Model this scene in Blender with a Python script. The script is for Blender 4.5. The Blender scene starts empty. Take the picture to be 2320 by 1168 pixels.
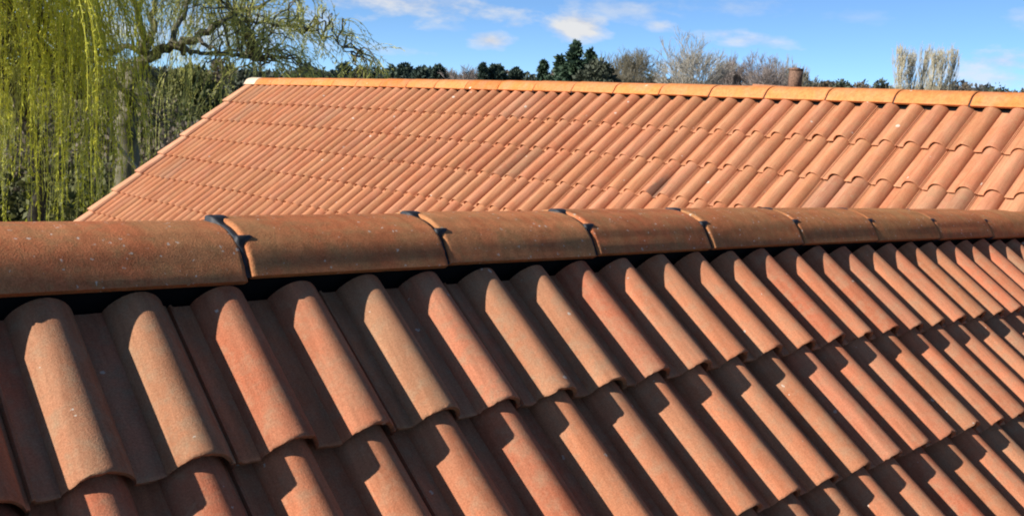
import bpy, math, random
import numpy as np
from mathutils import Matrix, Vector

random.seed(7)
rng = np.random.default_rng(7)
S = bpy.context.scene
COL = S.collection

# ------------------------------------------------------------------ camera
YAW, PIT, ROL, FPX = 0.7351, -0.1373, 0.0672, 2232.4
CAM = np.array([-0.4379, -1.7578, 0.1907])
cy, sy, cp_, sp_ = math.cos(YAW), math.sin(YAW), math.cos(PIT), math.sin(PIT)
FWD = np.array([sy * cp_, cy * cp_, sp_])
RGT0 = np.array([cy, -sy, 0.0])
UP0 = np.cross(RGT0, FWD)
RGT = math.cos(ROL) * RGT0 + math.sin(ROL) * UP0
UPV = -math.sin(ROL) * RGT0 + math.cos(ROL) * UP0
cam = bpy.data.cameras.new('camera')
cam.sensor_fit = 'HORIZONTAL'
cam.sensor_width = 36.0
cam.lens = 36.0 * FPX / 2320.0
cam.clip_start, cam.clip_end = 0.05, 9000.0
camo = bpy.data.objects.new('camera', cam)
COL.objects.link(camo)
camo.matrix_world = Matrix(((RGT[0], UPV[0], -FWD[0], CAM[0]), (RGT[1], UPV[1], -FWD[1], CAM[1]),
                            (RGT[2], UPV[2], -FWD[2], CAM[2]), (0, 0, 0, 1)))
S.camera = camo


def heading(px, py):
    """unit direction in which a spot of the photograph (2320 x 1168) lies"""
    d = RGT * (px - 1160) / FPX - UPV * (py - 584) / FPX + FWD
    return d / np.linalg.norm(d)


def place(px, py, dist):
    """world point at a horizontal distance along that heading"""
    d = heading(px, py)
    return CAM + d * dist / math.hypot(d[0], d[1])


# ------------------------------------------------------------------ sun, sky
SUN = np.array([-0.8636, 0.2420, 0.4470])
SUN /= np.linalg.norm(SUN)
S.view_settings.view_transform = 'Standard'
S.view_settings.look = 'None'
S.view_settings.gamma = 1.0
S.view_settings.use_curve_mapping = False
S.view_settings.exposure = 0.80
sun = bpy.data.lights.new('sun', 'SUN')
sun.energy = 5.0
sun.angle = math.radians(0.53)
sun.color = (1.0, 0.96, 0.90)
suno = bpy.data.objects.new('sun', sun)
COL.objects.link(suno)
suno.rotation_euler = Vector(SUN).to_track_quat('Z', 'Y').to_euler()
suno.location = (-20, 6, 15)

world = bpy.data.worlds.new('World')
S.world = world
world.use_nodes = True
WN, WL = world.node_tree.nodes, world.node_tree.links
WN.clear()


def wn(kind, **kw):
    n = WN.new(kind)
    for k, v in kw.items():
        setattr(n, k, v)
    return n


def wmath(op, a, b=None, c=None, clamp=False):
    n = wn('ShaderNodeMath', operation=op, use_clamp=clamp)
    for i, x in enumerate((a, b, c)):
        if x is None:
            continue
        if isinstance(x, (int, float)):
            n.inputs[i].default_value = x
        else:
            WL.new(x, n.inputs[i])
    return n.outputs[0]


def wdot(sock, vec):
    n = wn('ShaderNodeVectorMath', operation='DOT_PRODUCT')
    WL.new(sock, n.inputs[0])
    n.inputs[1].default_value = [float(q) for q in vec]
    return n.outputs['Value']


SKY_STRENGTH = 0.1
out = wn('ShaderNodeOutputWorld')
bg = wn('ShaderNodeBackground')
bg.inputs['Strength'].default_value = SKY_STRENGTH
WL.new(bg.outputs[0], out.inputs[0])
sky = wn('ShaderNodeTexSky', sky_type='NISHITA')
sky.sun_disc = False
sky.sun_elevation = math.asin(SUN[2])
sky.sun_rotation = math.atan2(SUN[0], SUN[1])
sky.altitude = 0
sky.air_density, sky.dust_density, sky.ozone_density = 0.4, 0.2, 3.0
tc = wn('ShaderNodeTexCoord')
DIR = tc.outputs['Generated']
noi = wn('ShaderNodeTexNoise', noise_dimensions='3D')
noi.inputs['Scale'].default_value = 26.0
noi.inputs['Detail'].default_value = 8.0
noi.inputs['Roughness'].default_value = 0.58
mp = wn('ShaderNodeMapping')
mp.inputs['Scale'].default_value = (1, 1, 2.6)
WL.new(DIR, mp.inputs['Vector'])
WL.new(mp.outputs[0], noi.inputs['Vector'])
N0 = wmath('SUBTRACT', noi.outputs['Fac'], 0.5)
# the clouds seen in the picture: px, py of the middle, half width, half height (photo pixels), density
CLOUDS = [(1308, 60, 88, 42, 1.3), (1112, 92, 66, 28, 0.95), (1495, 58, 70, 24, 0.6), (1168, 56, 40, 16, 0.4),
          (1420, 22, 190, 52, 0.45), (930, 8, 400, 62, 0.8), (790, -20, 260, 80, 0.85), (1700, 92, 150, 34, 0.62), (1640, 78, 50, 22, 0.5),
          (2275, 140, 180, 44, 0.85), (2260, 178, 220, 40, 0.65), (870, 112, 150, 20, 0.35), (1680, 20, 210, 34, 0.28),
          (2100, 150, 120, 34, 0.3), (1920, 40, 140, 22, 0.2), (1010, 60, 120, 20, 0.25), (560, 70, 320, 80, 0.75), (250, 60, 300, 110, 0.6),
          (2330, 40, 70, 26, 0.35), (-300, 30, 320, 110, 0.9), (2700, 120, 260, 60, 0.9), (3200, 20, 300, 90, 0.8)]
total = None
low = None
for px, py, hw, hh, den in CLOUDS:
    d = heading(px, py)
    r = np.cross(d, (0, 0, 1.0)); r /= np.linalg.norm(r)
    u = np.cross(r, d)
    a = wmath('MULTIPLY', wdot(DIR, r), FPX / hw)
    b = wmath('MULTIPLY', wdot(DIR, u), FPX / hh)
    q = wmath('ADD', wmath('MULTIPLY', a, a), wmath('MULTIPLY', b, b))
    m = wmath('SUBTRACT', 1.0, wmath('SQRT', q))
    puffy = den >= .85 and hw < 130
    m = wmath('ADD', wmath('SUBTRACT', m, 0.10 if puffy else 0.34), wmath('MULTIPLY', N0, 1.5 if puffy else 2.4))
    front = wmath('GREATER_THAN', wdot(DIR, d), 0.3)
    m = wmath('MULTIPLY', wmath('MULTIPLY', wmath('MULTIPLY', m, 1.3, clamp=True), den), front)
    total = m if total is None else wmath('MAXIMUM', total, m)
# broken fair-weather cloud over the rest of the sky
sep = wn('ShaderNodeSeparateXYZ')
WL.new(DIR, sep.inputs[0])
noi2 = wn('ShaderNodeTexNoise')
noi2.inputs['Scale'].default_value = 3.4
noi2.inputs['Detail'].default_value = 9.0
noi2.inputs['Roughness'].default_value = 0.6
mp2 = wn('ShaderNodeMapping')
mp2.inputs['Scale'].default_value = (1, 1, 2.2)
mp2.inputs['Location'].default_value = (3.1, 0.4, 0.7)
WL.new(DIR, mp2.inputs['Vector'])
WL.new(mp2.outputs[0], noi2.inputs['Vector'])
gen = wmath('MULTIPLY', wmath('SUBTRACT', noi2.outputs['Fac'], 0.62), 2.0, clamp=True)
gen = wmath('MULTIPLY', gen, wmath('MULTIPLY', wmath('SUBTRACT', sep.outputs['Z'], 0.16), 5.0, clamp=True))
total = wmath('MINIMUM', wmath('MAXIMUM', total, gen), 0.95)
mix = wn('ShaderNodeMix', data_type='RGBA')
WL.new(total, mix.inputs[0])
skg = wn('ShaderNodeHueSaturation')
skg.inputs['Saturation'].default_value = 1.02
skg.inputs['Value'].default_value = 1.0
WL.new(sky.outputs[0], skg.inputs['Color'])
tint = wn('ShaderNodeMix', data_type='RGBA', blend_type='MULTIPLY')
tint.inputs[0].default_value = 1.0
tint.inputs[7].default_value = (0.98, 1.08, 1.06, 1)
WL.new(skg.outputs[0], tint.inputs[6])
WL.new(tint.outputs[2], mix.inputs[6])
cv = 0.47 / SKY_STRENGTH
cr = wn('ShaderNodeMix', data_type='RGBA')
WL.new(wmath('MULTIPLY', wmath('ADD', N0, 0.22), 3.2, clamp=True), cr.inputs[0])
cr.inputs[6].default_value = (cv * .66, cv * .70, cv * .84, 1)
cr.inputs[7].default_value = (cv, cv * 1.0, cv * 1.0, 1)
WL.new(cr.outputs[2], mix.inputs[7])
WL.new(mix.outputs[2], bg.inputs['Color'])

S.render.engine = 'CYCLES'
S.cycles.filter_width = 2.0
S.cycles.max_bounces = 6
S.cycles.diffuse_bounces = 3
S.cycles.transparent_max_bounces = 4


# ------------------------------------------------------------------ helpers
def mesh_np(name, verts, faces, smooth=False):
    """verts (N,3); faces: list of arrays (M,3) or (M,4)"""
    me = bpy.data.meshes.new(name)
    verts = np.asarray(verts, np.float32)
    if not isinstance(faces, list):
        faces = [faces]
    faces = [np.asarray(f, np.int32) for f in faces if len(f)]
    nl = sum(f.size for f in faces)
    npoly = sum(len(f) for f in faces)
    me.vertices.add(len(verts))
    me.vertices.foreach_set('co', verts.ravel())
    me.loops.add(nl)
    me.loops.foreach_set('vertex_index', np.concatenate([f.ravel() for f in faces]))
    me.polygons.add(npoly)
    tot = np.concatenate([np.full(len(f), f.shape[1], np.int32) for f in faces])
    me.polygons.foreach_set('loop_start', np.concatenate([[0], np.cumsum(tot)[:-1]]).astype(np.int32))
    try:
        me.polygons.foreach_set('loop_total', tot)
    except Exception:
        pass
    if smooth:
        me.polygons.foreach_set('use_smooth', np.ones(npoly, bool))
    me.update(calc_edges=True)
    me.validate()
    return me


class MB:
    """gathers pieces into one mesh"""
    def __init__(self):
        self.v, self.q, self.t, self.n = [], [], [], 0

    def add(self, v, q=None, t=None):
        v = np.asarray(v, float)
        if q is not None and len(q):
            self.q.append(np.asarray(q, np.int64) + self.n)
        if t is not None and len(t):
            self.t.append(np.asarray(t, np.int64) + self.n)
        self.v.append(v)
        self.n += len(v)

    def box(self, lo, hi):
        x0, y0, z0 = lo; x1, y1, z1 = hi
        v = [(x0, y0, z0), (x1, y0, z0), (x1, y1, z0), (x0, y1, z0), (x0, y0, z1), (x1, y0, z1), (x1, y1, z1), (x0, y1, z1)]
        self.add(v, [(0, 3, 2, 1), (4, 5, 6, 7), (0, 1, 5, 4), (1, 2, 6, 5), (2, 3, 7, 6), (3, 0, 4, 7)])

    def tube(self, pts, rad, sides=5):
        pts = np.asarray(pts, float)
        n = len(pts)
        rad = np.broadcast_to(np.asarray(rad, float), (n,))
        tg = np.gradient(pts, axis=0)
        tg /= np.linalg.norm(tg, axis=1, keepdims=True) + 1e-9
        ref = np.where(np.abs(tg[:, 2:3]) > .9, np.array([[1., 0, 0]]), np.array([[0, 0, 1.]]))
        a = np.cross(tg, ref); a /= np.linalg.norm(a, axis=1, keepdims=True) + 1e-9
        b = np.cross(tg, a)
        ang = np.arange(sides) * 2 * math.pi / sides
        ring = a[:, None] * np.cos(ang)[None, :, None] + b[:, None] * np.sin(ang)[None, :, None]
        v = pts[:, None] + ring * rad[:, None, None]
        i = np.arange(n - 1)[:, None] * sides
        j = np.arange(sides)[None]
        j2 = (j + 1) % sides
        q = np.stack([i + j, i + j2, i + sides + j2, i + sides + j], -1).reshape(-1, 4)
        self.add(v.reshape(-1, 3), q)

    def mesh(self, name, smooth=False):
        fs = []
        if self.q: fs.append(np.concatenate(self.q))
        if self.t: fs.append(np.concatenate(self.t))
        return mesh_np(name, np.concatenate(self.v), fs, smooth)


def bezier(p0, p1, p2, n):
    t = np.linspace(0, 1, n)[:, None]
    return (1 - t) ** 2 * np.asarray(p0) + 2 * t * (1 - t) * np.asarray(p1) + t * t * np.asarray(p2)


def smooth_path(pts, n):
    pts = np.asarray(pts, float)
    t = np.linspace(0, len(pts) - 1, n)
    P_ = np.concatenate([[2 * pts[0] - pts[1]], pts, [2 * pts[-1] - pts[-2]]])
    outp = []
    for q in t:
        i = min(int(q), len(pts) - 2); f = q - i
        a, b_, c, d = P_[i], P_[i + 1], P_[i + 2], P_[i + 3]
        outp.append(.5 * ((2 * b_) + (-a + c) * f + (2 * a - 5 * b_ + 4 * c - d) * f * f + (-a + 3 * b_ - 3 * c + d) * f ** 3))
    return np.array(outp)


def link(name, me, mat=None, parent=None, mw=None):
    o = bpy.data.objects.new(name, me)
    COL.objects.link(o)
    if mat is not None and me is not None and len(me.materials) == 0:
        me.materials.append(mat)
    if parent is not None:
        o.parent = parent
    if mw is not None:
        o.matrix_local = mw
    return o


def swap_material(o, mat):
    o.material_slots[0].link = 'OBJECT'
    o.material_slots[0].material = mat


def tag(o, label=None, cat=None, group=None, kind=None):
    if label: o['label'] = label
    if cat: o['category'] = cat
    if group: o['group'] = group
    if kind: o['kind'] = kind
    return o


# ------------------------------------------------------------------ materials
def new_mat(name):
    m = bpy.data.materials.new(name)
    m.use_nodes = True
    nt = m.node_tree
    return m, nt.nodes, nt.links, nt.nodes['Principled BSDF']


def ramp(N, stops):
    r = N.new('ShaderNodeValToRGB')
    e = r.color_ramp.elements
    while len(e) < len(stops):
        e.new(0.5)
    for el, (p, c) in zip(e, stops):
        el.position = p
        el.color = c if len(c) == 4 else (*c, 1)
    return r


def coords(N, L, per_object=True):
    t = N.new('ShaderNodeTexCoord')
    if not per_object:
        return t.outputs['Object'], None
    oi = N.new('ShaderNodeObjectInfo')
    ge = N.new('ShaderNodeNewGeometry')
    rnd = mth(N, L, 'FRACT', mth(N, L, 'ADD', oi.outputs['Random'], ge.outputs['Random Per Island']))
    mm = N.new('ShaderNodeVectorMath'); mm.operation = 'MULTIPLY_ADD'
    mm.inputs[1].default_value = (1, 1, 1)
    cmb = N.new('ShaderNodeCombineXYZ')
    for i, k in enumerate((37.0, 91.0, 53.0)):
        q = N.new('ShaderNodeMath'); q.operation = 'MULTIPLY'; q.inputs[1].default_value = k
        L.new(rnd, q.inputs[0]); L.new(q.outputs[0], cmb.inputs[i])
    L.new(t.outputs['Object'], mm.inputs[0]); L.new(cmb.outputs[0], mm.inputs[2])
    return mm.outputs[0], rnd


def noise(N, L, vec, scale, detail=4, rough=.55, stretch=None):
    if stretch:
        mp = N.new('ShaderNodeMapping'); mp.inputs['Scale'].default_value = stretch
        L.new(vec, mp.inputs['Vector']); vec = mp.outputs[0]
    n = N.new('ShaderNodeTexNoise')
    n.inputs['Scale'].default_value = scale; n.inputs['Detail'].default_value = detail; n.inputs['Roughness'].default_value = rough
    L.new(vec, n.inputs['Vector'])
    return n.outputs['Fac']


def mixc(N, L, fac, a, b, mode='MIX'):
    m = N.new('ShaderNodeMix'); m.data_type = 'RGBA'; m.blend_type = mode
    for s, x in ((0, fac), (6, a), (7, b)):
        if isinstance(x, (int, float)):
            m.inputs[s].default_value = x
        elif isinstance(x, tuple):
            m.inputs[s].default_value = (*x, 1) if len(x) == 3 else x
        else:
            L.new(x, m.inputs[s])
    return m.outputs[2]


def mth(N, L, op, a, b=None, clamp=False):
    m = N.new('ShaderNodeMath'); m.operation = op; m.use_clamp = clamp
    for i, x in enumerate((a, b)):
        if x is None: continue
        if isinstance(x, (int, float)): m.inputs[i].default_value = x
        else: L.new(x, m.inputs[i])
    return m.outputs[0]


def tile_material(name, c_main, c_alt, c_dust, c_spot, dust_amt, spot_amt, vary=.25, grain=.35, spot_scale=60, stain=0.0, rough=.92, gmix=.42):
    m, N, L, P = new_mat(name)
    v, rnd = coords(N, L)
    big = noise(N, L, v, 8, 5, .6, (1, .4, 1))
    col = mixc(N, L, ramp_out(N, L, big, .42, .60), c_main, c_alt)
    # per-tile shift
    rr = N.new('ShaderNodeTexWhiteNoise'); rr.noise_dimensions = '1D'
    L.new(rnd, rr.inputs['W'])
    col = mixc(N, L, mth(N, L, 'MULTIPLY', rr.outputs['Value'], vary * 2, clamp=True), col, c_alt)
    hs = N.new('ShaderNodeHueSaturation')
    L.new(col, hs.inputs['Color'])
    L.new(mth(N, L, 'ADD', mth(N, L, 'MULTIPLY', rnd, vary), 1 - vary / 2), hs.inputs['Value'])
    col = hs.outputs[0]
    hs.inputs['Hue'].default_value = .5
    L.new(mth(N, L, 'ADD', mth(N, L, 'MULTIPLY', rr.outputs['Value'], .007), .4965), hs.inputs['Hue'])
    streak = noise(N, L, v, 46, 5, .65, (1, .06, 1))
    col = mixc(N, L, .55, col, mixc(N, L, 1.0, col, ramp2(N, L, streak, .34, .64, (.62, .60, .60), (1.18, 1.18, 1.18)), 'MULTIPLY'))
    dust = noise(N, L, v, 26, 8, .72)
    col = mixc(N, L, mth(N, L, 'MULTIPLY', ramp_out(N, L, dust, .47, .66), dust_amt), col, c_dust)
    gr = noise(N, L, v, 330, 3, .7)
    col = mixc(N, L, gmix, col, mixc(N, L, 1.0, col, ramp2(N, L, gr, .30, .70, (.45, .42, .40), (1.5, 1.5, 1.5)), 'MULTIPLY'))
    if stain:
        st = noise(N, L, v, 14, 6, .65, (1, .25, 1))
        to = N.new('ShaderNodeTexCoord'); sx = N.new('ShaderNodeSeparateXYZ'); L.new(to.outputs['Object'], sx.inputs[0])
        across = mth(N, L, 'MULTIPLY', ramp_out(N, L, sx.outputs[0], .048, .078), mth(N, L, 'SUBTRACT', 1.0, ramp_out(N, L, sx.outputs[0], .105, .135)))
        along = mth(N, L, 'SUBTRACT', 1.0, ramp_out(N, L, sx.outputs[1], .06, .36))
        st = ramp_out(N, L, mth(N, L, 'ADD', st, mth(N, L, 'MULTIPLY', mth(N, L, 'SUBTRACT', mth(N, L, 'MULTIPLY', across, along), .5), .7)), .38, .62)
        col = mixc(N, L, mth(N, L, 'MULTIPLY', st, stain), col, (.05, .05, .045))
    if spot_amt:
        vo = N.new('ShaderNodeTexVoronoi'); vo.inputs['Scale'].default_value = spot_scale; vo.inputs['Randomness'].default_value = 1
        wob = N.new('ShaderNodeVectorMath'); wob.operation = 'ADD'
        wn_ = N.new('ShaderNodeTexNoise'); wn_.inputs['Scale'].default_value = spot_scale * 2.2
        L.new(v, wn_.inputs['Vector'])
        sc = N.new('ShaderNodeVectorMath'); sc.operation = 'SCALE'; sc.inputs['Scale'].default_value = .012
        L.new(wn_.outputs['Color'], sc.inputs[0]); L.new(v, wob.inputs[0]); L.new(sc.outputs[0], wob.inputs[1])
        L.new(wob.outputs[0], vo.inputs['Vector'])
        sepc = N.new('ShaderNodeSeparateColor'); L.new(vo.outputs['Color'], sepc.inputs[0])
        size = mth(N, L, 'MULTIPLY', mth(N, L, 'SUBTRACT', sepc.outputs[0], 1 - spot_amt, True), 1.0 / max(spot_amt, 1e-3))
        s = mth(N, L, 'LESS_THAN', vo.outputs['Distance'], mth(N, L, 'MULTIPLY', size, .34))
        col = mixc(N, L, mth(N, L, 'MULTIPLY', s, .8), col, c_spot)
    L.new(col, P.inputs['Base Color'])
    P.inputs['Roughness'].default_value = rough
    P.inputs['Specular IOR Level'].default_value = .03
    b1 = N.new('ShaderNodeBump'); b1.inputs['Strength'].default_value = grain; b1.inputs['Distance'].default_value = .0022
    L.new(mth(N, L, 'ADD', gr, mth(N, L, 'MULTIPLY', dust, .3)), b1.inputs['Height'])
    L.new(b1.outputs[0], P.inputs['Normal'])
    return m


def ramp_out(N, L, fac, a, b):
    r = ramp(N, [(a, (0, 0, 0)), (b, (1, 1, 1))])
    L.new(fac, r.inputs[0])
    return r.outputs[0]


def ramp2(N, L, fac, a, b, ca, cb):
    r = ramp(N, [(a, ca), (b, cb)])
    L.new(fac, r.inputs[0])
    return r.outputs[0]


M_NEAR = tile_material('near_tile', (.41, .134, .066), (.375, .160, .086), (.32, .19, .112), (.50, .42, .34), .62, .02, .25, .45, 75)
M_NEAR_DULL = tile_material('near_tile_weathered', (.385, .146, .076), (.345, .170, .095), (.29, .190, .115), (.50, .43, .35), .70, .04, .30, .45, 60)
M_NEAR_RIDGE = tile_material('near_ridge', (.45, .150, .062), (.40, .175, .075), (.31, .18, .08), (.55, .46, .37), .60, .20, .15, .7, 105, gmix=.55)
M_BACK = tile_material('back_tile', (.405, .158, .076), (.43, .192, .104), (.37, .21, .105), (.55, .48, .40), .45, .02, .19, .25, 26)
M_BACK_DULL = tile_material('back_tile_weathered', (.38, .158, .082), (.395, .192, .112), (.33, .20, .108), (.52, .46, .38), .60, .04, .28, .25, 26)
M_BACK_STAIN = tile_material('back_tile_stained', (.405, .160, .078), (.42, .192, .104), (.37, .22, .12), (.55, .5, .45), .5, .0, .1, .25, 9, stain=.6)
M_BACK_RIDGE = tile_material('back_ridge', (.54, .182, .048), (.53, .205, .085), (.49, .225, .09), (.62, .5, .38), .25, .04, .26, .2, 26)
M_PALE = tile_material('pale_mortar', (.50, .38, .28), (.54, .44, .34), (.42, .33, .25), (.6, .55, .5), .4, .0, .1, .3)
M_VERGE = tile_material('verge', (.45, .21, .125), (.48, .255, .155), (.43, .28, .16), (.55, .5, .4), .5, .0, .12, .2)


def simple(name, col, rough=.8, nscale=0, var=.3, spec=.3):
    m, N, L, P = new_mat(name)
    P.inputs['Roughness'].default_value = rough
    P.inputs['Specular IOR Level'].default_value = spec
    if nscale:
        v, _ = coords(N, L, False)
        f = noise(N, L, v, nscale, 5, .6)
        a = tuple(c * (1 - var) for c in col); b = tuple(min(1, c * (1 + var)) for c in col)
        L.new(ramp2(N, L, f, .35, .65, a, b), P.inputs['Base Color'])
    else:
        P.inputs['Base Color'].default_value = (*col, 1)
    return m


M_BLACK = simple('black_plastic', (.014, .015, .019), .62, 60, .5, spec=.35)
M_FELT = simple('roof_felt', (.006, .006, .007), .95, spec=.1)
M_BARK = simple('bark', (.055, .045, .032), .95, 3, .5)
M_CHIMNEY = simple('chimney_brick', (.155, .088, .058), .95, 6, .45)
M_BARK_GREY = simple('grey_bark', (.15, .135, .11), .95, 2, .4)
M_BARK_PALE = simple('pale_bark', (.34, .28, .20), .95, 1.5, .35)
M_DEAD = simple('dead_wood', (.34, .29, .22), .9, 4, .3)


def leaf_material(name, c0, c1, scale=1.2, trans=.45, attr_vary=True):
    m, N, L, P = new_mat(name)
    g = N.new('ShaderNodeNewGeometry')
    v, _ = coords(N, L, False)
    f = noise(N, L, v, scale, 4, .6)
    rp = mth(N, L, 'ADD', mth(N, L, 'MULTIPLY', f, .7), mth(N, L, 'MULTIPLY', g.outputs['Random Per Island'], .45))
    col = ramp2(N, L, rp, .32, .85, c0, c1)
    L.new(col, P.inputs['Base Color'])
    P.inputs['Roughness'].default_value = .65
    P.inputs['Specular IOR Level'].default_value = .25
    if trans:
        tr = N.new('ShaderNodeBsdfTranslucent')
        L.new(col, tr.inputs['Color'])
        ms = N.new('ShaderNodeMixShader'); ms.inputs[0].default_value = trans
        L.new(P.outputs[0], ms.inputs[1]); L.new(tr.outputs[0], ms.inputs[2])
        L.new(ms.outputs[0], N['Material Output'].inputs[0])
    return m


M_WILLOW = leaf_material('willow_leaf', (.33, .33, .08), (.74, .70, .22), 1.1)
M_BARK_WILLOW = simple('willow_bark', (.135, .120, .078), .95, 3, .5)
M_WILLOW_B = leaf_material('willow_leaf_bright', (.40, .40, .04), (.82, .78, .09), 1.0)
M_CONIFER = leaf_material('conifer_needles', (.020, .042, .026), (.055, .088, .045), .5, .15)
M_PINE = leaf_material('pine_needles', (.026, .044, .034), (.062, .088, .060), .5, .15)
M_FARWOOD = leaf_material('far_foliage', (.040, .050, .034), (.085, .092, .058), .3, .15)
M_BUSH = leaf_material('bush_leaf', (.055, .062, .020), (.15, .145, .045), .6, .3)
M_BUSH_BR = leaf_material('brown_bush', (.090, .070, .050), (.21, .165, .11), .6, .25)
M_TWIG = leaf_material('brown_twig', (.17, .135, .115), (.33, .275, .245), .5, 0)
M_TWIG_OLIVE = leaf_material('olive_twig', (.12, .108, .072), (.26, .225, .155), .5, 0)
M_TWIG_PALE = leaf_material('pale_twig', (.26, .235, .19), (.44, .40, .33), .5, 0)
M_POPLAR = leaf_material('poplar_twig', (.36, .315, .21), (.58, .51, .36), .6, 0)
m, N, L, P = new_mat('grass')
v, _ = coords(N, L, False)
L.new(ramp2(N, L, noise(N, L, v, .35, 8, .7), .35, .7, (.045, .050, .018), (.10, .095, .04)), P.inputs['Base Color'])
P.inputs['Roughness'].default_value = .95
M_GRASS = m


def brick_material(name):
    m, N, L, P = new_mat(name)
    v, _ = coords(N, L, False)
    b = N.new('ShaderNodeTexBrick')
    b.inputs['Scale'].default_value = 4.4
    b.inputs['Color1'].default_value = (.26, .10, .06, 1); b.inputs['Color2'].default_value = (.34, .15, .09, 1); b.inputs['Mortar'].default_value = (.35, .31, .26, 1)
    mp = N.new('ShaderNodeMapping'); mp.inputs['Rotation'].default_value = (math.pi / 2, 0, 0)
    L.new(v, mp.inputs[0]); L.new(mp.outputs[0], b.inputs['Vector'])
    L.new(b.outputs['Color'], P.inputs['Base Color']); P.inputs['Roughness'].default_value = .9
    return m


M_BRICK = brick_material('brick')

# ------------------------------------------------------------------ ground
GZ = -5.0
g = MB()
R0 = 4000
nr, na = 14, 48
rad = np.concatenate([[0.01], np.geomspace(8, R0, nr)])
a = np.arange(na) * 2 * math.pi / na
pts = np.stack([np.outer(rad, np.cos(a)), np.outer(rad, np.sin(a)), np.zeros((nr + 1, na))], -1)
pts[..., 2] += GZ
i = np.arange(nr)[:, None] * na; j = np.arange(na)[None]; j2 = (j + 1) % na
g.add(pts.reshape(-1, 3), np.stack([i + j, i + na + j, i + na + j2, i + j2], -1).reshape(-1, 4))
tag(link('ground', g.mesh('ground'), M_GRASS), kind='structure', label='rough grass ground around the houses')

# ------------------------------------------------------------------ roof tiles
P1 = 0.6915          # roof pitch
PC, PS = math.cos(P1), math.sin(P1)
GAUGE = 0.3464
STEP = 0.030         # rise of each course's lower edge over the course below
TH = 0.013


def tile_profile(n_roll):
    """cross-section of a double roll tile: (u, h); crest plane about +.026, pans about -.026"""
    a, b, c = .052, .049, .0425
    pts = [(-.0535, -.036), (-.0500, -.0265), (-.0485, -.0205), (-.0445, -.0200), (-.0425, -.0245)]

    def roll(c):
        out = []
        for k in range(n_roll + 1):
            x = -math.cos(math.pi * k / n_roll)
            x = max(-1, min(1, x))
            h = b * max(0., 1 - x * x) ** .72
            out.append((c + a * x, -.026 + h))
        return out
    pts += [(-.036, -.0262), (-.022, -.0266)]
    pts += roll(c)
    pts += [(c + a + .012, -.0264), (c + a + .027, -.0267)]
    r2 = roll(c + .15)
    r2 = [p for p in r2 if p[1] > -.0205 or p[0] < c + .15]
    pts += r2
    pts += [(.2455, -.0195), (.2478, -.0205), (.2480, -.029)]
    return np.array(pts)


def tile_mesh(name, length, n_roll, seed, rows=2, STEP=STEP, TH=TH):
    r = np.random.default_rng(seed)
    p = tile_profile(n_roll)
    n = len(p)
    ys = np.linspace(0, length, rows + 1)
    # rounded arris at the butt
    prof_y = np.concatenate([[0.0, 0.0025, 0.007], ys[1:]])
    chips = r.uniform(-.03, .24, r.integers(0, 3))
    m = MB()
    V = []
    for yi, y in enumerate(prof_y):
        drop = -STEP * y / GAUGE
        h = p[:, 1] + drop + (-.0022 if yi == 0 else 0)
        wob = .0012 * np.sin(p[:, 0] * 37 + seed) if yi <= 1 else 0
        chip = sum(.005 * np.exp(-((p[:, 0] - cx0) / .006) ** 2) for cx0 in chips) if yi <= 1 else 0
        yy = y + (r.normal(0, .0007, n) + wob + chip if yi <= 1 else 0)
        V.append(np.stack([p[:, 0], np.broadcast_to(yy, (n,)), h], 1))
    bot = V[0].copy(); bot[:, 2] -= TH - .002; bot[:, 1] += .003
    V.append(bot)
    bot2 = V[0].copy(); bot2[:, 2] -= TH - .001; bot2[:, 1] += .10
    V.append(bot2)
    head = V[len(prof_y) - 1].copy(); head[:, 2] -= TH
    V.append(head)
    k = len(prof_y)
    v = np.concatenate(V)
    q = []
    idx = lambda row, i: row * n + i
    for row in range(k - 1):
        for i in range(n - 1):
            q.append((idx(row, i), idx(row, i + 1), idx(row + 1, i + 1), idx(row + 1, i)))
    for i in range(n - 1):
        q.append((idx(k, i), idx(k, i + 1), idx(0, i + 1), idx(0, i)))        # butt
        q.append((idx(k + 1, i), idx(k + 1, i + 1), idx(k, i + 1), idx(k, i)))
        q.append((idx(k - 1, i), idx(k - 1, i + 1), idx(k + 2, i + 1), idx(k + 2, i)))  # head
    m.add(v, q)
    me = m.mesh(name, True)
    # keep the butt and head edges crisp
    try:
        me.set_sharp_from_angle(angle=math.radians(48))
    except Exception:
        pass
    return me


def joined(name, me, mats, kindmat, parent, label=None):
    """many pieces too small to pick apart, one object"""
    n = len(me.vertices)
    v = np.empty(n * 3, np.float32); me.vertices.foreach_get('co', v); v = v.reshape(-1, 3)
    nl = len(me.loops)
    l = np.empty(nl, np.int32); me.loops.foreach_get('vertex_index', l)
    q = l.reshape(-1, 4)
    b = MB()
    for M in mats:
        A = np.array(M)
        b.add(v @ A[:3, :3].T + A[:3, 3], q)
    o = link(name, b.mesh(name, True), kindmat, parent)
    o['kind'] = 'stuff'
    return o


H1, H2 = -0.0048, -0.0009
near_hump = lambda x: H1 * (x - 1.5) ** 2 if x > -0.6 else H1 * (2.1 ** 2)
back_hump = lambda y: H2 * (y - 3.4) ** 2

near = tag(link('house', None), 'nearest house with a deeply shaded terracotta tiled slope under a brown ridge with black joints', 'house')
near.location = (1.5, 0, GZ)
NEAR_INV = Matrix.Translation((-1.5, 0, -GZ))
S1 = 0.5312
FRONT_ROT = Matrix(((1, 0, 0), (0, PC, -PS), (0, PS, PC)))
REAR_ROT = Matrix(((-1, 0, 0), (0, -PC, PS), (0, PS, PC)))
near_tiles = [tile_mesh('near_tile_%d' % k, .425, 22, k) for k in range(7)]
near_heads = [tile_mesh('near_head_%d' % k, S1 - .190, 22, 20 + k) for k in range(6)]
tile_low = tile_mesh('tile_low', .425, 10, 99, 1)


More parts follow.
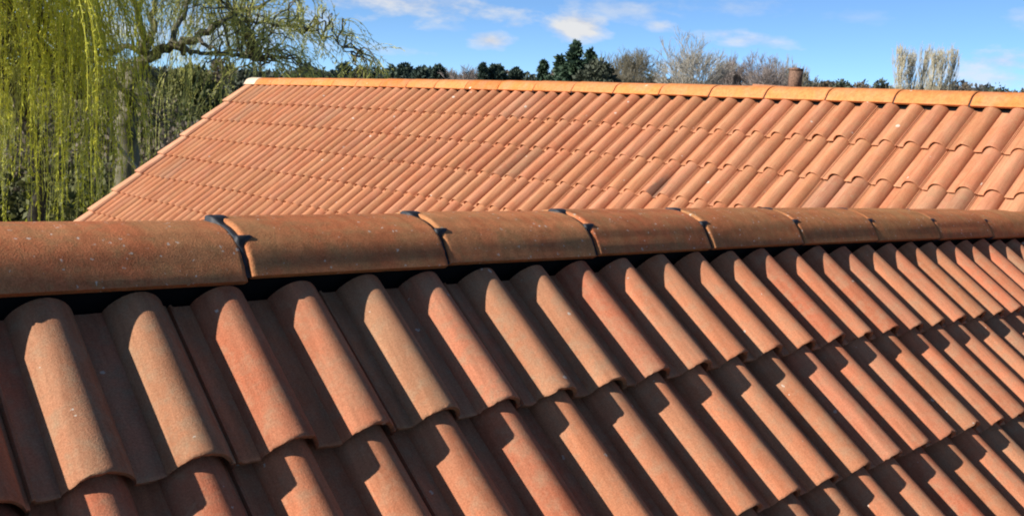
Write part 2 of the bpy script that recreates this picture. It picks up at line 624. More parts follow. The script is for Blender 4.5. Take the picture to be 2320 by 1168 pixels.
def near_mat(x, s, jit=True):
    r = random.gauss
    loc = Vector((x + (r(0, .0008) if jit else 0), -s * PC, -s * PS + near_hump(x)))
    if jit:
        loc += Vector((0, PC, PS)) * r(0, .0030) + Vector((0, -PS, PC)) * abs(r(0, .0018))
    e = Matrix.Rotation(r(0, .0055), 3, 'Z') @ Matrix.Rotation(r(0, .006), 3, 'Y') if jit else Matrix.Identity(3)
    return NEAR_INV @ Matrix.Translation(loc) @ (FRONT_ROT @ e).to_4x4()


hidden = []
for t in range(-9, 14):
    for c in range(6):
        s = S1 + GAUGE * c
        x = .3 * t
        vis = t >= -2 and c <= 3 and x + .3 > (s - .56) * 3.2 - .9
        if x - .05 > 4.72 - s * PC * .92 + .25:
            continue
        if vis:
            me = random.choice(near_heads if c == 0 else near_tiles)
            o = link('roof_tile', me, M_NEAR, near, near_mat(x, s))
            if random.random() < .16 or (t, c) == (0, 0):
                swap_material(o, M_NEAR_DULL)
        elif c > 0:
            hidden.append(near_mat(x, s, False))
        else:
            link('roof_tile', random.choice(near_heads), M_NEAR, near, near_mat(x, s)) if t >= -3 else hidden.append(near_mat(x, s, False))
joined('lower_tiles', tile_low, hidden, M_NEAR, near)
rear = []
for t in range(-9, 15):
    for c in range(6):
        s = .56 + GAUGE * c
        rear.append(NEAR_INV @ Matrix.Translation((.3 * t, s * PC, -s * PS + near_hump(.3 * t))) @ REAR_ROT.to_4x4())
joined('rear_tiles', tile_low, rear, M_NEAR, near)
# deck of black felt below the tiles and the walls
b = MB()
XA, XB, WD = -2.7, 4.55, 2.05
zr = -.125
zl = zr - WD * PS / PC
v = [(XA, -WD, zl), (XB - WD * .0, -WD, zl), (XB, 0, zr), (XA, 0, zr), (XA, WD, zl), (XB, WD, zl)]
b.add(np.array(v) - np.array([1.5, 0, GZ]), [(0, 1, 2, 3), (3, 2, 5, 4)])
link('roof_felt', b.mesh('roof_felt'), M_FELT, near)
b = MB()
W2 = WD - .25
zt = zr - .09 - W2 * PS / PC
prof = [(-W2, GZ), (W2, GZ), (W2, zt), (0, zr - .09), (-W2, zt)]
xa, xb = XA + .15, XB
vv = [(xa, p[0], p[1]) for p in prof] + [(xb, p[0], p[1]) for p in prof]
b.add(np.array(vv) - np.array([1.5, 0, GZ]), [(1, 0, 5, 6), (0, 4, 9, 5), (2, 1, 6, 7)], None)
b.add(np.array(vv[:5]) - np.array([1.5, 0, GZ]), [(0, 1, 2, 4)], [(4, 2, 3)])
link('wall', b.mesh('near_wall'), M_BRICK, near)


# ridge tiles: rounded crown, steep sides, open below
RIDGE_HALF = [(0, 0), (.03, -.0012), (.06, -.0062), (.09, -.0165), (.109, -.0275), (.123, -.0405), (.134, -.0565), (.1445, -.074), (.153, -.089)]


def ridge_curve(n):
    """points and outward normals round the ridge, with the distance from the crown"""
    h = smooth_path([(p[0], p[1], 0) for p in RIDGE_HALF], 80)[:, :2]
    full = np.concatenate([h[::-1] * np.array([-1, 1]), h[1:]])
    d = np.concatenate([[0], np.cumsum(np.linalg.norm(np.diff(full, axis=0), axis=1))])
    t = np.linspace(0, d[-1], n)
    p = np.stack([np.interp(t, d, full[:, 0]), np.interp(t, d, full[:, 1])], 1)
    tg = np.gradient(p, axis=0); tg /= np.linalg.norm(tg, axis=1, keepdims=True)
    nr = np.stack([-tg[:, 1], tg[:, 0]], 1)
    return p, nr, t - d[-1] / 2


def ridge_mesh(name, length, th, seg, seed, wear=.0008):
    C_, Nn, _ = ridge_curve(seg + 1)
    rr = np.random.default_rng(seed)
    m = MB()
    rows = []
    xs = [0, .0025, .006, .009, length - .009, length - .006, length - .0025, length]
    offs = [-.004, -.0012, 0, 0, 0, 0, -.0012, -.004]
    for k, (x, o) in enumerate(zip(xs, offs)):
        jit = rr.normal(0, wear, seg + 1) if k in (0, 1, 6, 7) else rr.normal(0, wear * .3, seg + 1)
        q_ = C_ + Nn * (o + rr.normal(0, wear * .3, seg + 1))[:, None]
        rows.append(np.column_stack([x + jit, q_]))
    for x in xs[::-1]:
        rows.append(np.column_stack([np.full(seg + 1, x), C_ - Nn * th]))
    v = np.concatenate(rows); n = seg + 1; K = len(rows)
    q = []
    for k in range(K):
        k2 = (k + 1) % K
        for i in range(seg):
            q.append((k * n + i, k2 * n + i, k2 * n + i + 1, k * n + i + 1))
    for e, flip in ((0, 1), (n - 1, 0)):
        for k in range(len(xs) - 1):
            f = [k * n + e, (k + 1) * n + e, (K - 2 - k) * n + e, (K - 1 - k) * n + e]
            q.append(tuple(f if flip else f[::-1]))
    m.add(v, q)
    me = m.mesh(name, True)
    try: me.set_sharp_from_angle(angle=math.radians(50))
    except Exception: pass
    return me


def union_mesh(name, w, lugs=True):
    """the black moulded strip in a ridge joint, with lugs at the crown and on both shoulders"""
    m = MB()
    C_, Nn, t = ridge_curve(81)
    crown = np.exp(-(t / .026) ** 4) if lugs else t * 0
    shoulder = np.exp(-((np.abs(t) - .112) / .010) ** 4) if lugs else t * 0
    off = -.007 + crown * .0105 + shoulder * .0105
    wl = w / 2 + crown * .008 + shoulder * .002
    wr = w / 2 + crown * .012 + np.exp(-((np.abs(t) - .108) / .010) ** 2) * (.017 if lugs else 0)
    n = len(t)
    rows = []
    for x, o in ((-wl, np.full(n, -.03)), (-wl, off - .002), (-wl + .003, off), (wr - .003, off), (wr, off - .002), (wr, np.full(n, -.03))):
        q_ = C_ + Nn * o[:, None]
        rows.append(np.column_stack([x, q_]))
    v = np.concatenate(rows)
    q = [(k * n + i, k * n + i + 1, (k + 1) * n + i + 1, (k + 1) * n + i) for k in range(5) for i in range(n - 1)]
    m.add(v, q)
    return m.mesh(name, False)


RT = -.0222                      # crown of the near ridge
NPITCH, NJ0, GAP = .4535, .387, .010
ridge_var = []
for k in range(4):
    me = ridge_mesh('near_ridge_%d' % k, NPITCH - GAP, .017, 34, 40 + k)
    ridge_var.append(me)
un_me = union_mesh('ridge_union', GAP + .004)
for k in range(-6, 9):
    x = NJ0 + NPITCH * k + GAP / 2
    e = Matrix.Rotation(.0055 + random.gauss(0, .0025), 3, 'Y') @ Matrix.Rotation(random.gauss(0, .003), 3, 'Z')
    mw = NEAR_INV @ Matrix.Translation((x, random.gauss(0, .001), RT + near_hump(x + .2) + .001)) @ e.to_4x4()
    o = link('ridge_tile', ridge_var[k % 4], M_NEAR_RIDGE, near, mw)
    u = link('ridge_union', un_me, M_BLACK, o, Matrix.Translation((-GAP / 2, 0, -.0005)))
# black dry-ridge apron below the ridge
b = MB()
for sgn in (-1, 1):
    xs = np.linspace(XA, 4.7, 120)
    hz = np.array([near_hump(x) for x in xs])
    top = np.stack([xs, np.full_like(xs, sgn * .118), hz - .070], 1)
    mid = np.stack([xs, np.full_like(xs, sgn * .128), hz - .112], 1)
    bt = np.stack([xs, np.full_like(xs, sgn * .072), hz - .185], 1)
    v = np.concatenate([top, mid, bt]) - np.array([1.5, 0, GZ])
    n = len(xs)
    b.add(v, [(k * n + i, (k + 1) * n + i, (k + 1) * n + i + 1, k * n + i + 1) for k in range(2) for i in range(n - 1)])
link('ridge_seal', b.mesh('ridge_seal'), M_FELT, near)

# ------------------------------------------------------------------ the house behind, its ridge across the view
back = tag(link('house', None), 'sunlit house behind with a broad bright orange tiled slope, bright ridge and bare gable edge', 'house')
XC = 5.479
ZA = .2572 - .035 + (XC - 5.0545) * PS / PC      # apex of the plane through the tile shoulders
back.location = (XC, 4.5, GZ)
BINV = Matrix.Translation((-XC, -4.5, -GZ))
BROT = Matrix(((0, PC, -PS), (-1, 0, 0), (0, PS, PC)))
BROT_R = Matrix(((0, -PC, PS), (1, 0, 0), (0, PS, PC)))
SB = (XC - 5.0545) / PC
back_tiles = [tile_mesh('back_tile_%d' % k, .425, 14, 60 + k, STEP=.019, TH=.009) for k in range(3)]
back_heads = [tile_mesh('back_head_%d' % k, SB - .172, 14, 70 + k, STEP=.019, TH=.009) for k in range(3)]
YK = .3772                      # crest of roll number 0


def back_mat(y, s, jit=True):
    r = random.gauss
    loc = Vector((XC - s * PC, y, ZA - s * PS + back_hump(y)))
    e = Matrix.Identity(3)
    if jit:
        loc += Vector((PC, 0, PS)) * r(0, .0035) + Vector((-PS, 0, PC)) * abs(r(0, .0020))
        e = Matrix.Rotation(r(0, .004), 3, 'Z') @ Matrix.Rotation(r(0, .004), 3, 'Y')
    return BINV @ Matrix.Translation(loc) @ (BROT @ e).to_4x4()


hidden, rear = [], []
nvis = 0
for jn in range(-9, 31):
    # left roll of the tile is number 2 jn + 2, at local u = .042
    y = YK + .15 * (2 * jn + 2) + .042
    for c in range(11):
        s = SB + GAUGE * c
        xb = XC - (s - .36) * PC
        vis = jn >= -3 and xb > 4.70 - .151 * (y - .19) - .68
        if vis:
            nvis += 1
            mat = M_BACK
            me = random.choice(back_heads if c == 0 else back_tiles)
            o = link('roof_tile', me, mat, back, back_mat(y, s))
            if random.random() < .08:
                swap_material(o, M_BACK_DULL)
            if c == 2 and jn == 6:
                o.material_slots[0].link = 'DATA'
                o.data = me.copy(); o.data.materials.clear(); o.data.materials.append(M_BACK_STAIN)
                o['label'] = 'dark stained tile'
        else:
            hidden.append(back_mat(y, s, False))
        rear.append(BINV @ Matrix.Translation((XC + s * PC, y - .2, ZA - s * PS)) @ BROT_R.to_4x4())
print('back tiles', nvis)
joined('lower_tiles', tile_low, hidden, M_BACK, back)
joined('rear_tiles', tile_low, rear, M_BACK, back)
YE = 9.80
b = MB()
WB = 3.4
zr = ZA - .125; zl = zr - WB * PS / PC
b.add(np.array([(XC - WB, -2.6, zl), (XC - WB, YE - .05, zl), (XC, YE - .05, zr), (XC, -2.6, zr), (XC + WB, YE - .05, zl), (XC + WB, -2.6, zl)]) - np.array([XC, 4.5, GZ]),
      [(1, 0, 3, 2), (2, 3, 5, 4)])
link('roof_felt', b.mesh('back_felt'), M_FELT, back)
b = MB()
W2 = WB - .25; zt = zr - .09 - W2 * PS / PC
prof = [(-W2, GZ), (W2, GZ), (W2, zt), (0, zr - .09), (-W2, zt)]
vv = [(XC + p[0], -2.5, p[1]) for p in prof] + [(XC + p[0], YE - .12, p[1]) for p in prof]
b.add(np.array(vv) - np.array([XC, 4.5, GZ]), [(0, 1, 6, 5), (1, 2, 7, 6), (4, 0, 5, 9), (5, 6, 7, 9), (1, 0, 4, 2)], [(9, 7, 8), (2, 4, 3)])
link('wall', b.mesh('back_wall'), M_BRICK, back)
# verge caps along the gable, one to a course
def verge_mesh(length):
    p = np.array([(.012, -.115), (.012, .020), (.004, .031), (-.012, .036), (-.125, .037), (-.146, .030), (-.150, -.02)])
    m = MB(); n = len(p)
    rows = []
    for y, dz in ((0, -.003), (.004, 0), (length, -STEP * length / GAUGE)):
        rows.append(np.stack([-p[:, 0], np.full(n, y), p[:, 1] + dz], 1))
    rows.append(np.stack([-p[:, 0] * .8 - .006, np.full(n, .002), p[:, 1] * .8 - .012], 1))
    v = np.concatenate(rows)
    q = [(k * n + i, (k + 1) * n + i, (k + 1) * n + i + 1, k * n + i + 1) for k in range(2) for i in range(n - 1)]
    q += [(3 * n + i, i, i + 1, 3 * n + i + 1) for i in range(n - 1)]
    m.add(v, q)
    return m.mesh('verge_cap', False)
vm = verge_mesh(.40)
vmh = verge_mesh(SB - .17)
for c in range(9):
    s = SB + GAUGE * c
    loc = Vector((XC - s * PC, YE - .012, ZA - s * PS + back_hump(9.7)))
    link('verge_cap', vmh if c == 0 else vm, M_VERGE, back, BINV @ Matrix.Translation(loc) @ BROT.to_4x4())
# ridge
BP, BJ0 = .4635, .796
bvar = []
for k in range(4):
    me = ridge_mesh('back_ridge_%d' % k, BP - .010, .017, 22, 80 + k)
    bvar.append(me)
bun = union_mesh('back_union', .014, False)
RZB = ZA - .022
ROTY = Matrix(((0, 1, 0), (1, 0, 0), (0, 0, 1)))       # local x runs along +Y
ROTY = Matrix(((0, -1, 0), (1, 0, 0), (0, 0, 1)))
for k in range(-8, 20):
    y = BJ0 + BP * k + .005
    ln = 1.0
    if y + BP > YE + .02:
        ln = max(.2, (YE + .02 - y) / BP)
    e = Matrix.Rotation(random.gauss(0, .004), 3, 'Y')
    o = link('ridge_tile', bvar[k % 4], M_BACK_RIDGE, back,
             BINV @ Matrix.Translation((XC, y, RZB + back_hump(y + .2))) @ (ROTY @ e).to_4x4() @ Matrix.Diagonal((ln, 1, 1, 1)))
    if y < 7:
        u = link('ridge_joint', bun, M_BLACK, o, Matrix.Translation((-.005, 0, -.0055)))
m = MB()
C_, Nn, _ = ridge_curve(17)
rows = []
for y, o in ((YE - .26, .004), (YE + .018, .004), (YE + .030, -.006), (YE + .030, -.075)):
    q_ = C_ + Nn * o
    rows.append(np.column_stack([q_[:, 0], np.full(17, y), q_[:, 1]]))
v = np.concatenate(rows)
v[:, 2] += RZB + back_hump(9.7); v[:, 0] += XC
m.add(v - np.array([XC, 4.5, GZ]), [(k * 17 + i, k * 17 + i + 1, (k + 1) * 17 + i + 1, (k + 1) * 17 + i) for k in range(3) for i in range(16)])
link('ridge_end_cap', m.mesh('ridge_end_cap', True), M_PALE, back)
b = MB()
ys = np.linspace(-2.6, YE - .1, 80)
for sgn in (-1, 1):
    hz = np.array([back_hump(y) for y in ys])
    rows = [np.stack([np.full_like(ys, XC + sgn * dx), ys, ZA + hz + dz], 1) for dx, dz in ((.118, -.070), (.128, -.112), (.072, -.185))]
    n = len(ys)
    b.add(np.concatenate(rows) - np.array([XC, 4.5, GZ]), [(k * n + i, (k + 1) * n + i, (k + 1) * n + i + 1, k * n + i + 1) for k in range(2) for i in range(n - 1)])
link('ridge_seal', b.mesh('back_seal'), M_FELT, back)

# ------------------------------------------------------------------ vegetation
def leaf_quads(mb, pos, direc, length, width, r):
    """one slim four-sided leaf at each position"""
    n = len(pos)
    direc = direc / (np.linalg.norm(direc, axis=1, keepdims=True) + 1e-9)
    side = np.cross(direc, r.normal(0, 1, (n, 3)))
    side /= np.linalg.norm(side, axis=1, keepdims=True) + 1e-9
    L_ = np.asarray(length).reshape(-1, 1) if np.ndim(length) else length
    W_ = np.asarray(width).reshape(-1, 1) if np.ndim(width) else width
    a = pos; c = pos + direc * L_
    mid = pos + direc * L_ * .45
    v = np.stack([a, mid + side * W_ / 2, c, mid - side * W_ / 2], 1).reshape(-1, 3)
    mb.add(v, (np.arange(n)[:, None] * 4 + np.arange(4)[None]))


def frond(leafmb, start, out_dir, length, r, droop=1.0, leaf=.080, gap=.060, lw=.015):
    """a whip that leaves along out_dir, bends over and hangs"""
    n = max(6, int(length / .10))
    t = np.linspace(0, 1, n)
    sl = length / n
    p = np.array(start, float)
    d = np.array(out_dir, float); d /= np.linalg.norm(d)
    sway = r.normal(0, .03, 3); sway[2] = 0
    pts = [p]
    for k in range(1, n):
        d = d + np.array([0, 0, -1.0]) * .16 * droop + sway * .25 + r.normal(0, .02, 3)
        d /= np.linalg.norm(d)
        p = p + d * sl
        pts.append(p)
    pts = np.array(pts)
    # the whip itself as a slim ribbon
    tg = np.gradient(pts, axis=0)
    side = np.cross(tg, r.normal(0, 1, 3)); side /= np.linalg.norm(side, axis=1, keepdims=True) + 1e-9
    w = np.linspace(.006, .003, n)[:, None]
    v = np.concatenate([pts + side * w, pts - side * w])
    i = np.arange(n - 1)
    leafmb.add(v, np.stack([i, i + 1, n + i + 1, n + i], 1))
    m = int(length / gap)
    tt = np.sort(r.uniform(.06, 1, m)) * (n - 1)
    k = np.minimum(tt.astype(int), n - 2); f = (tt - k)[:, None]
    pos = pts[k] * (1 - f) + pts[k + 1] * f
    dr = (pts[k + 1] - pts[k]) / sl + r.normal(0, .5, (m, 3)) * .75
    leaf_quads(leafmb, pos, dr, leaf * r.uniform(.6, 1.3, m), lw * r.uniform(.7, 1.3, m), r)


def willow(label, limbs, base, crown, secondaries, fronds_per, leaf_mat, seed, keep=None, len_rng=(1.2, 3.6), floor=-3.6, extra=None, bundle=1, lenf=None):
    """limbs: list of (points, r0, r1)."""
    r = np.random.default_rng(seed)
    root = tag(link('willow_tree', None), label, 'tree', 'weeping willows')
    root.location = base
    B0 = np.array(base)
    wood, lf = MB(), MB()
    nodes = []
    for pts, r0, r1 in limbs:
        pth = smooth_path(pts, 5 * len(pts))
        pth[1:-1] += r.normal(0, .035, (len(pth) - 2, 3))
        wood.tube(pth - B0, np.linspace(r0, r1, len(pth)) * .8, 7)
        nodes += list(pth[len(pth) // 3:])
    nodes = np.array(nodes)
    cx_, R_, zf = crown
    for k in range(secondaries):
        ang = r.uniform(0, 2 * math.pi); rad_ = R_ * math.sqrt(r.uniform(.02, 1))
        tgt = np.array([cx_[0] + rad_ * math.cos(ang), cx_[1] + rad_ * math.sin(ang), 0])
        tgt[2] = zf(rad_ / R_) - abs(r.normal(0, .8))
        if keep is not None and not keep(tgt, r):
            continue
        dd = np.linalg.norm((nodes - tgt) * np.array([1, 1, .8]), axis=1)
        s0 = nodes[np.argsort(dd)[r.integers(0, 6)]]
        mid = (s0 + tgt) / 2 + np.array([0, 0, .25 + .22 * np.linalg.norm(tgt[:2] - s0[:2])]) + r.normal(0, .18, 3)
        pth = bezier(s0, mid, tgt, 12)
        pth[2:-1] += r.normal(0, .03, (9, 3))
        wood.tube(pth - B0, np.linspace(.022, .007, 12), 4)
        for q in range(fronds_per):
            f = r.uniform(.3, 1); i_ = min(int(f * 11), 10)
            st = pth[i_] + r.normal(0, .05, 3)
            od = (pth[i_ + 1] - pth[i_]); od = od / (np.linalg.norm(od) + 1e-9) + r.normal(0, .45, 3) + np.array([0, 0, .15])
            ln = r.uniform(*len_rng)
            ln = min(ln, max(.5, st[2] - floor + r.normal(0, .5)))
            ln *= lenf(st, r) if lenf else 1.0
            for b_ in range(bundle):
                frond(lf, st - B0 + r.normal(0, .045, 3) * (bundle > 1), od + r.normal(0, .10, 3) * (bundle > 1), ln * r.uniform(.7, 1.05), r)
    if extra:
        for st, od, ln, dr in extra:
            frond(lf, np.array(st) - B0, od, ln, r, dr)
    link('trunk', wood.mesh('willow_wood', True), M_BARK_WILLOW if bundle == 3 else M_BARK, root)
    c = link('crown', lf.mesh('willow_leaves'), leaf_mat, root)
    return root


def at(px, py, d):
    return place(px, py, d)


D1 = 20.0
tb = at(287, 330, D1)
limbs1 = [
    ([(tb[0], tb[1], GZ), (tb[0] + .05, tb[1], -3), at(287, 330, D1), at(286, 240, D1), at(292, 195, D1), at(310, 160, D1)], .30, .17),
    ([at(310, 160, D1), at(345, 128, D1 - .2), at(395, 105, D1 - .3), at(450, 80, D1 - .6), at(520, 40, D1 - .8), at(600, 10, D1 - 1)], .15, .045),
    ([at(325, 145, D1), at(338, 90, D1 + .3), at(350, 30, D1 + .5), at(340, -60, D1 + .7)], .11, .05),
    ([at(330, 130, D1), at(320, 70, D1 - .6), at(300, 0, D1 - 1.2), at(270, -90, D1 - 1.6)], .10, .05),
    ([at(345, 128, D1), at(290, 105, D1 + .5), at(240, 120, D1 + 1.0), at(205, 160, D1 + 1.4), at(190, 205, D1 + 1.6)], .08, .03),
    ([at(395, 105, D1), at(440, 118, D1 + .8), at(520, 125, D1 + 1.3), at(600, 140, D1 + 1.8)], .07, .025),
    ([at(380, 112, D1), at(410, 40, D1 + 1.2), at(450, -30, D1 + 1.8), at(520, -90, D1 + 2)], .08, .03),
    ([at(292, 205, D1), at(325, 225, D1 - .3), at(350, 255, D1 - .5), at(362, 275, D1 - .6)], .06, .02),
    ([at(288, 210, D1), at(240, 190, D1 - 1), at(200, 215, D1 - 1.8), at(175, 225, D1 - 2.2)], .07, .025),
    ([at(450, 80, D1 - .5), at(480, 110, D1 - 1.2), at(540, 120, D1 - 1.9), at(590, 150, D1 - 2.3)], .05, .015),
    ([at(520, 40, D1 - .8), at(620, 55, D1 - .7), at(700, 70, D1 - .6), at(765, 95, D1 - .5), at(800, 140, D1 - .5)], .045, .010),
]
zf1 = lambda q: 4.2 - 3.2 * q ** 1.6
az = math.atan2(*(tb[:2] - CAM[:2]))
SIDE = np.array([math.cos(az), -math.sin(az)])            # to the right as seen from the roofs


def keep1(t, r):
    s = (t[:2] - tb[:2]) @ SIDE
    p = 1.0 if s < 1.2 else max(.75, 1 - (s - 1.2) * .12)
    return r.uniform() < p


ex = []
rr_ = np.random.default_rng(5)
for k in range(60):
    x0 = rr_.uniform(520, 790)
    y0 = 30 + (x0 - 520) * .21 + rr_.normal(0, 12)
    ex.append((at(x0, y0, D1 - .6 + rr_.normal(0, .5)), np.array([SIDE[0], SIDE[1], .15]) + rr_.normal(0, .35, 3), rr_.uniform(.5, 1.3), .8))
willow('weeping willow with a dark leaning trunk and sparse arching crown beyond the gable', limbs1, (tb[0], tb[1], GZ), (tb, 4.9, zf1), 290, 3,
       M_WILLOW, 11, keep1, (.9, 3.4), -3.4, ex, 3, lambda st, r: 1.0 if (st[:2] - tb[:2]) @ SIDE < 1.4 else r.uniform(.35, .6))
D2 = 16.0
t2 = at(92, 420, D2)
limbs2 = [
    ([(t2[0], t2[1], GZ), t2, at(86, 350, D2 + .2), at(50, 250, D2 + .5), at(-10, 150, D2 + .6)], .17, .12),
    ([at(50, 250, D2 + .5), at(66, 140, D2 + .9), at(90, 20, D2 + 1.0), at(110, -90, D2 + 1)], .08, .04),
    ([at(-10, 150, D2 + .6), at(-60, 60, D2), at(-100, -30, D2), at(-150, -90, D2)], .12, .05),
    ([at(-10, 150, D2 + .6), at(20, 60, D2 + .6), at(40, -60, D2 + .4), at(80, -120, D2)], .1, .05),
]
zf2 = lambda q: 4.6 - 2.6 * q ** 1.8


def keep2(t, r):
    s = (t[:2] - t2[:2]) @ SIDE
    return s < .85


willow('weeping willow with a dense bright yellow-green curtain of whips at the left edge', limbs2, (t2[0], t2[1], GZ), (t2 + np.array([SIDE[0] * -1.9, SIDE[1] * -1.9, 0]), 3.0, zf2), 88, 3,
       M_WILLOW_B, 12, keep2, (2.2, 5.8), -3.3, None, 5)
WG = 'woodland behind the willows'
wl = ['farthest left', 'second from the left', 'third from the left', 'fourth from the left', 'fifth from the left', 'sixth from the left', 'seventh from the left',
      'eighth from the left', 'fourth from the right', 'third from the right', 'second from the right', 'rightmost']
WOODS = [(-160 + k * 66, (150, 168, 142, 160, 150, 172, 158, 146, 160, 150, 142, 156)[k], 84 + (k * 29) % 37, 130 + (k * 17) % 40, wl[k]) for k in range(12)]
# dead pale bough lying against the willow
b = MB()
p = smooth_path([at(243, 290, 18.6), at(262, 322, 18.7), at(285, 352, 18.8), at(312, 385, 18.9), at(350, 430, 19.0), at(390, 560, 19.1)], 24)
b.tube(p, np.linspace(.030, .045, 24), 6)
p2 = smooth_path([at(270, 332, 18.7), at(262, 300, 18.9), at(256, 262, 19)], 8)
b.tube(p2, np.linspace(.02, .01, 8), 5)
tag(link('dead_branch', b.mesh('dead_branch', True), M_DEAD), 'pale dead branch propped under the willow beside the gable edge', 'branch')


def clump_leaves(mb, c, rad, n, size, r, shell=.35, flat=1.0, up=.3):
    d = r.normal(0, 1, (n, 3)); d /= np.linalg.norm(d, axis=1, keepdims=True)
    q = (1 - shell * r.uniform(0, 1, (n, 1)) ** 1.5)
    pos = np.asarray(c) + d * q * np.asarray(rad) * r.uniform(.82, 1.1, (n, 1))
    dr = d * .8 + r.normal(0, .7, (n, 3)) + np.array([0, 0, up])
    s = size * r.uniform(.6, 1.4, n)
    leaf_quads(mb, pos, dr, s, s * .62 * flat, r)


def bush(name, label, px, dist, width, height, mat, seed, group, base=None, n=9, leaves=900, leaf=.16, cat='bush'):
    r = np.random.default_rng(seed)
    q = place(px, 300, dist)
    root = tag(link(name, None), label, cat, group)
    root.location = (q[0], q[1], GZ)
    lf, wd = MB(), MB()
    for k in range(n):
        c = np.array([r.uniform(-.5, .5) * width, r.uniform(-.3, .3) * width, height * r.uniform(.15, .78)])
        rad_ = np.array([1, 1, .8]) * min(width, height) * r.uniform(.22, .40)
        c[2] = min(c[2], height - rad_[2])
        clump_leaves(lf, c, rad_, leaves // n, leaf, r, .6)
        wd.tube(bezier((0, 0, 0), (c[0] * .3, c[1] * .3, c[2] * .6), c, 6), np.linspace(.06, .015, 6), 4)
    link('crown', lf.mesh('bush_leaves'), mat, root)
    link('trunk', wd.mesh('bush_wood', True), M_BARK, root)
    return root


BG = 'bushes beyond the willows'
specs = [(-150, 30, 6, 3.2, M_BUSH, 'dark olive bush at the edge, left of the willow curtain'), (40, 33, 6, 3.6, M_BUSH, 'dark olive bush behind the bright willow curtain'),
         (190, 36, 6, 4.4, M_BUSH_BR, 'brownish thicket between the two willow trunks'), (330, 31, 4.6, 3.5, M_BUSH, 'dark green bush behind the willow trunk'),
         (430, 38, 6, 5.0, M_BUSH_BR, 'brown thicket behind the trailing willow whips'), (540, 44, 7, 5.6, M_BUSH, 'tall olive bush just left of the far gable peak'),
         (100, 52, 9, 6.2, M_BUSH_BR, 'tall brown thicket in the distance behind the willow curtain'), (290, 56, 9, 6.4, M_BUSH, 'tall dark thicket in the distance behind the willow trunk'),
         (660, 60, 8, 6.0, M_BUSH, 'green bush showing over the ridge near its pale end'), (-400, 40, 9, 5, M_BUSH, 'dark bush farthest to the left beyond the willows')]
for k, (px, d, w, h, mt, lb) in enumerate(specs):
    bush('bush', lb, px, d, w, h, mt, 200 + k, BG, n=14, leaves=3800, leaf=.20 if d < 50 else .3)

# bare garden trees and conifers beyond the ridge
def bare_tree(label, px, top_py, dist, width, twig_mat, bark_mat, seed, group, levels=6, ang=32, trunk=.30, nb=(3, 4), thin=.022, name='bare_tree', up=.10):
    """forking branches; the whole is scaled to the height and spread it has in the picture"""
    r = np.random.default_rng(seed)
    q = place(px, 300, dist)
    H = place(px, top_py, dist)[2] - GZ
    root = tag(link(name, None), label, 'tree', group)
    root.location = (q[0], q[1], GZ)
    lines = []

    def grow(p, d, ln, rad_, lev):
        n = 4 if lev < 4 else 3
        pts = [p]
        for k in range(n):
            d = d + r.normal(0, .09, 3) + np.array([0, 0, up * .35])
            d = d / np.linalg.norm(d)
            pts.append(pts[-1] + d * ln / n)
        lines.append((np.array(pts), rad_, lev))
        if lev >= levels:
            return
        c = r.integers(nb[0], nb[1] + 1) + (1 if lev == 0 else 0)
        ph = r.uniform(0, 6.28)
        for k in range(c):
            f = 1.0 if k == 0 else r.uniform(.45, 1.0)
            i_ = min(n, max(1, int(round(f * n))))
            ax = np.cross(d, [math.cos(ph + k * 2.4), math.sin(ph + k * 2.4), .13]); ax /= np.linalg.norm(ax) + 1e-9
            an = math.radians(ang * r.uniform(.55, 1.45) * (.5 if k == 0 else 1))
            nd = d * math.cos(an) + np.cross(ax, d) * math.sin(an) + np.array([0, 0, up])
            grow(pts[i_], nd / np.linalg.norm(nd), ln * r.uniform(.62, .84), rad_ * (.72 if k == 0 else .55), lev + 1)
    grow(np.zeros(3), np.array([0, 0, 1.0]), trunk, 1.0, 0)
    allv = np.concatenate([l[0] for l in lines])
    sz = H / np.percentile(allv[:, 2], 99.8)
    wd_ = np.percentile(np.hypot(allv[:, 0], allv[:, 1]), 97)
    sx = width / 2 / wd_
    sc = np.array([sx, sx, sz])
    wood, tw = MB(), MB()
    r0 = .017 * H
    for pts, rad_, lev in lines:
        ra = max(rad_ * r0, thin); rb = max(rad_ * r0 * .7, thin * .8)
        (wood if lev <= 2 else tw).tube(pts * sc, np.linspace(ra, rb, len(pts)), 6 if lev <= 2 else 3)
    link('trunk', wood.mesh('bare_wood', True), bark_mat, root)
    link('crown', tw.mesh('bare_twigs'), twig_mat, root)
    return root


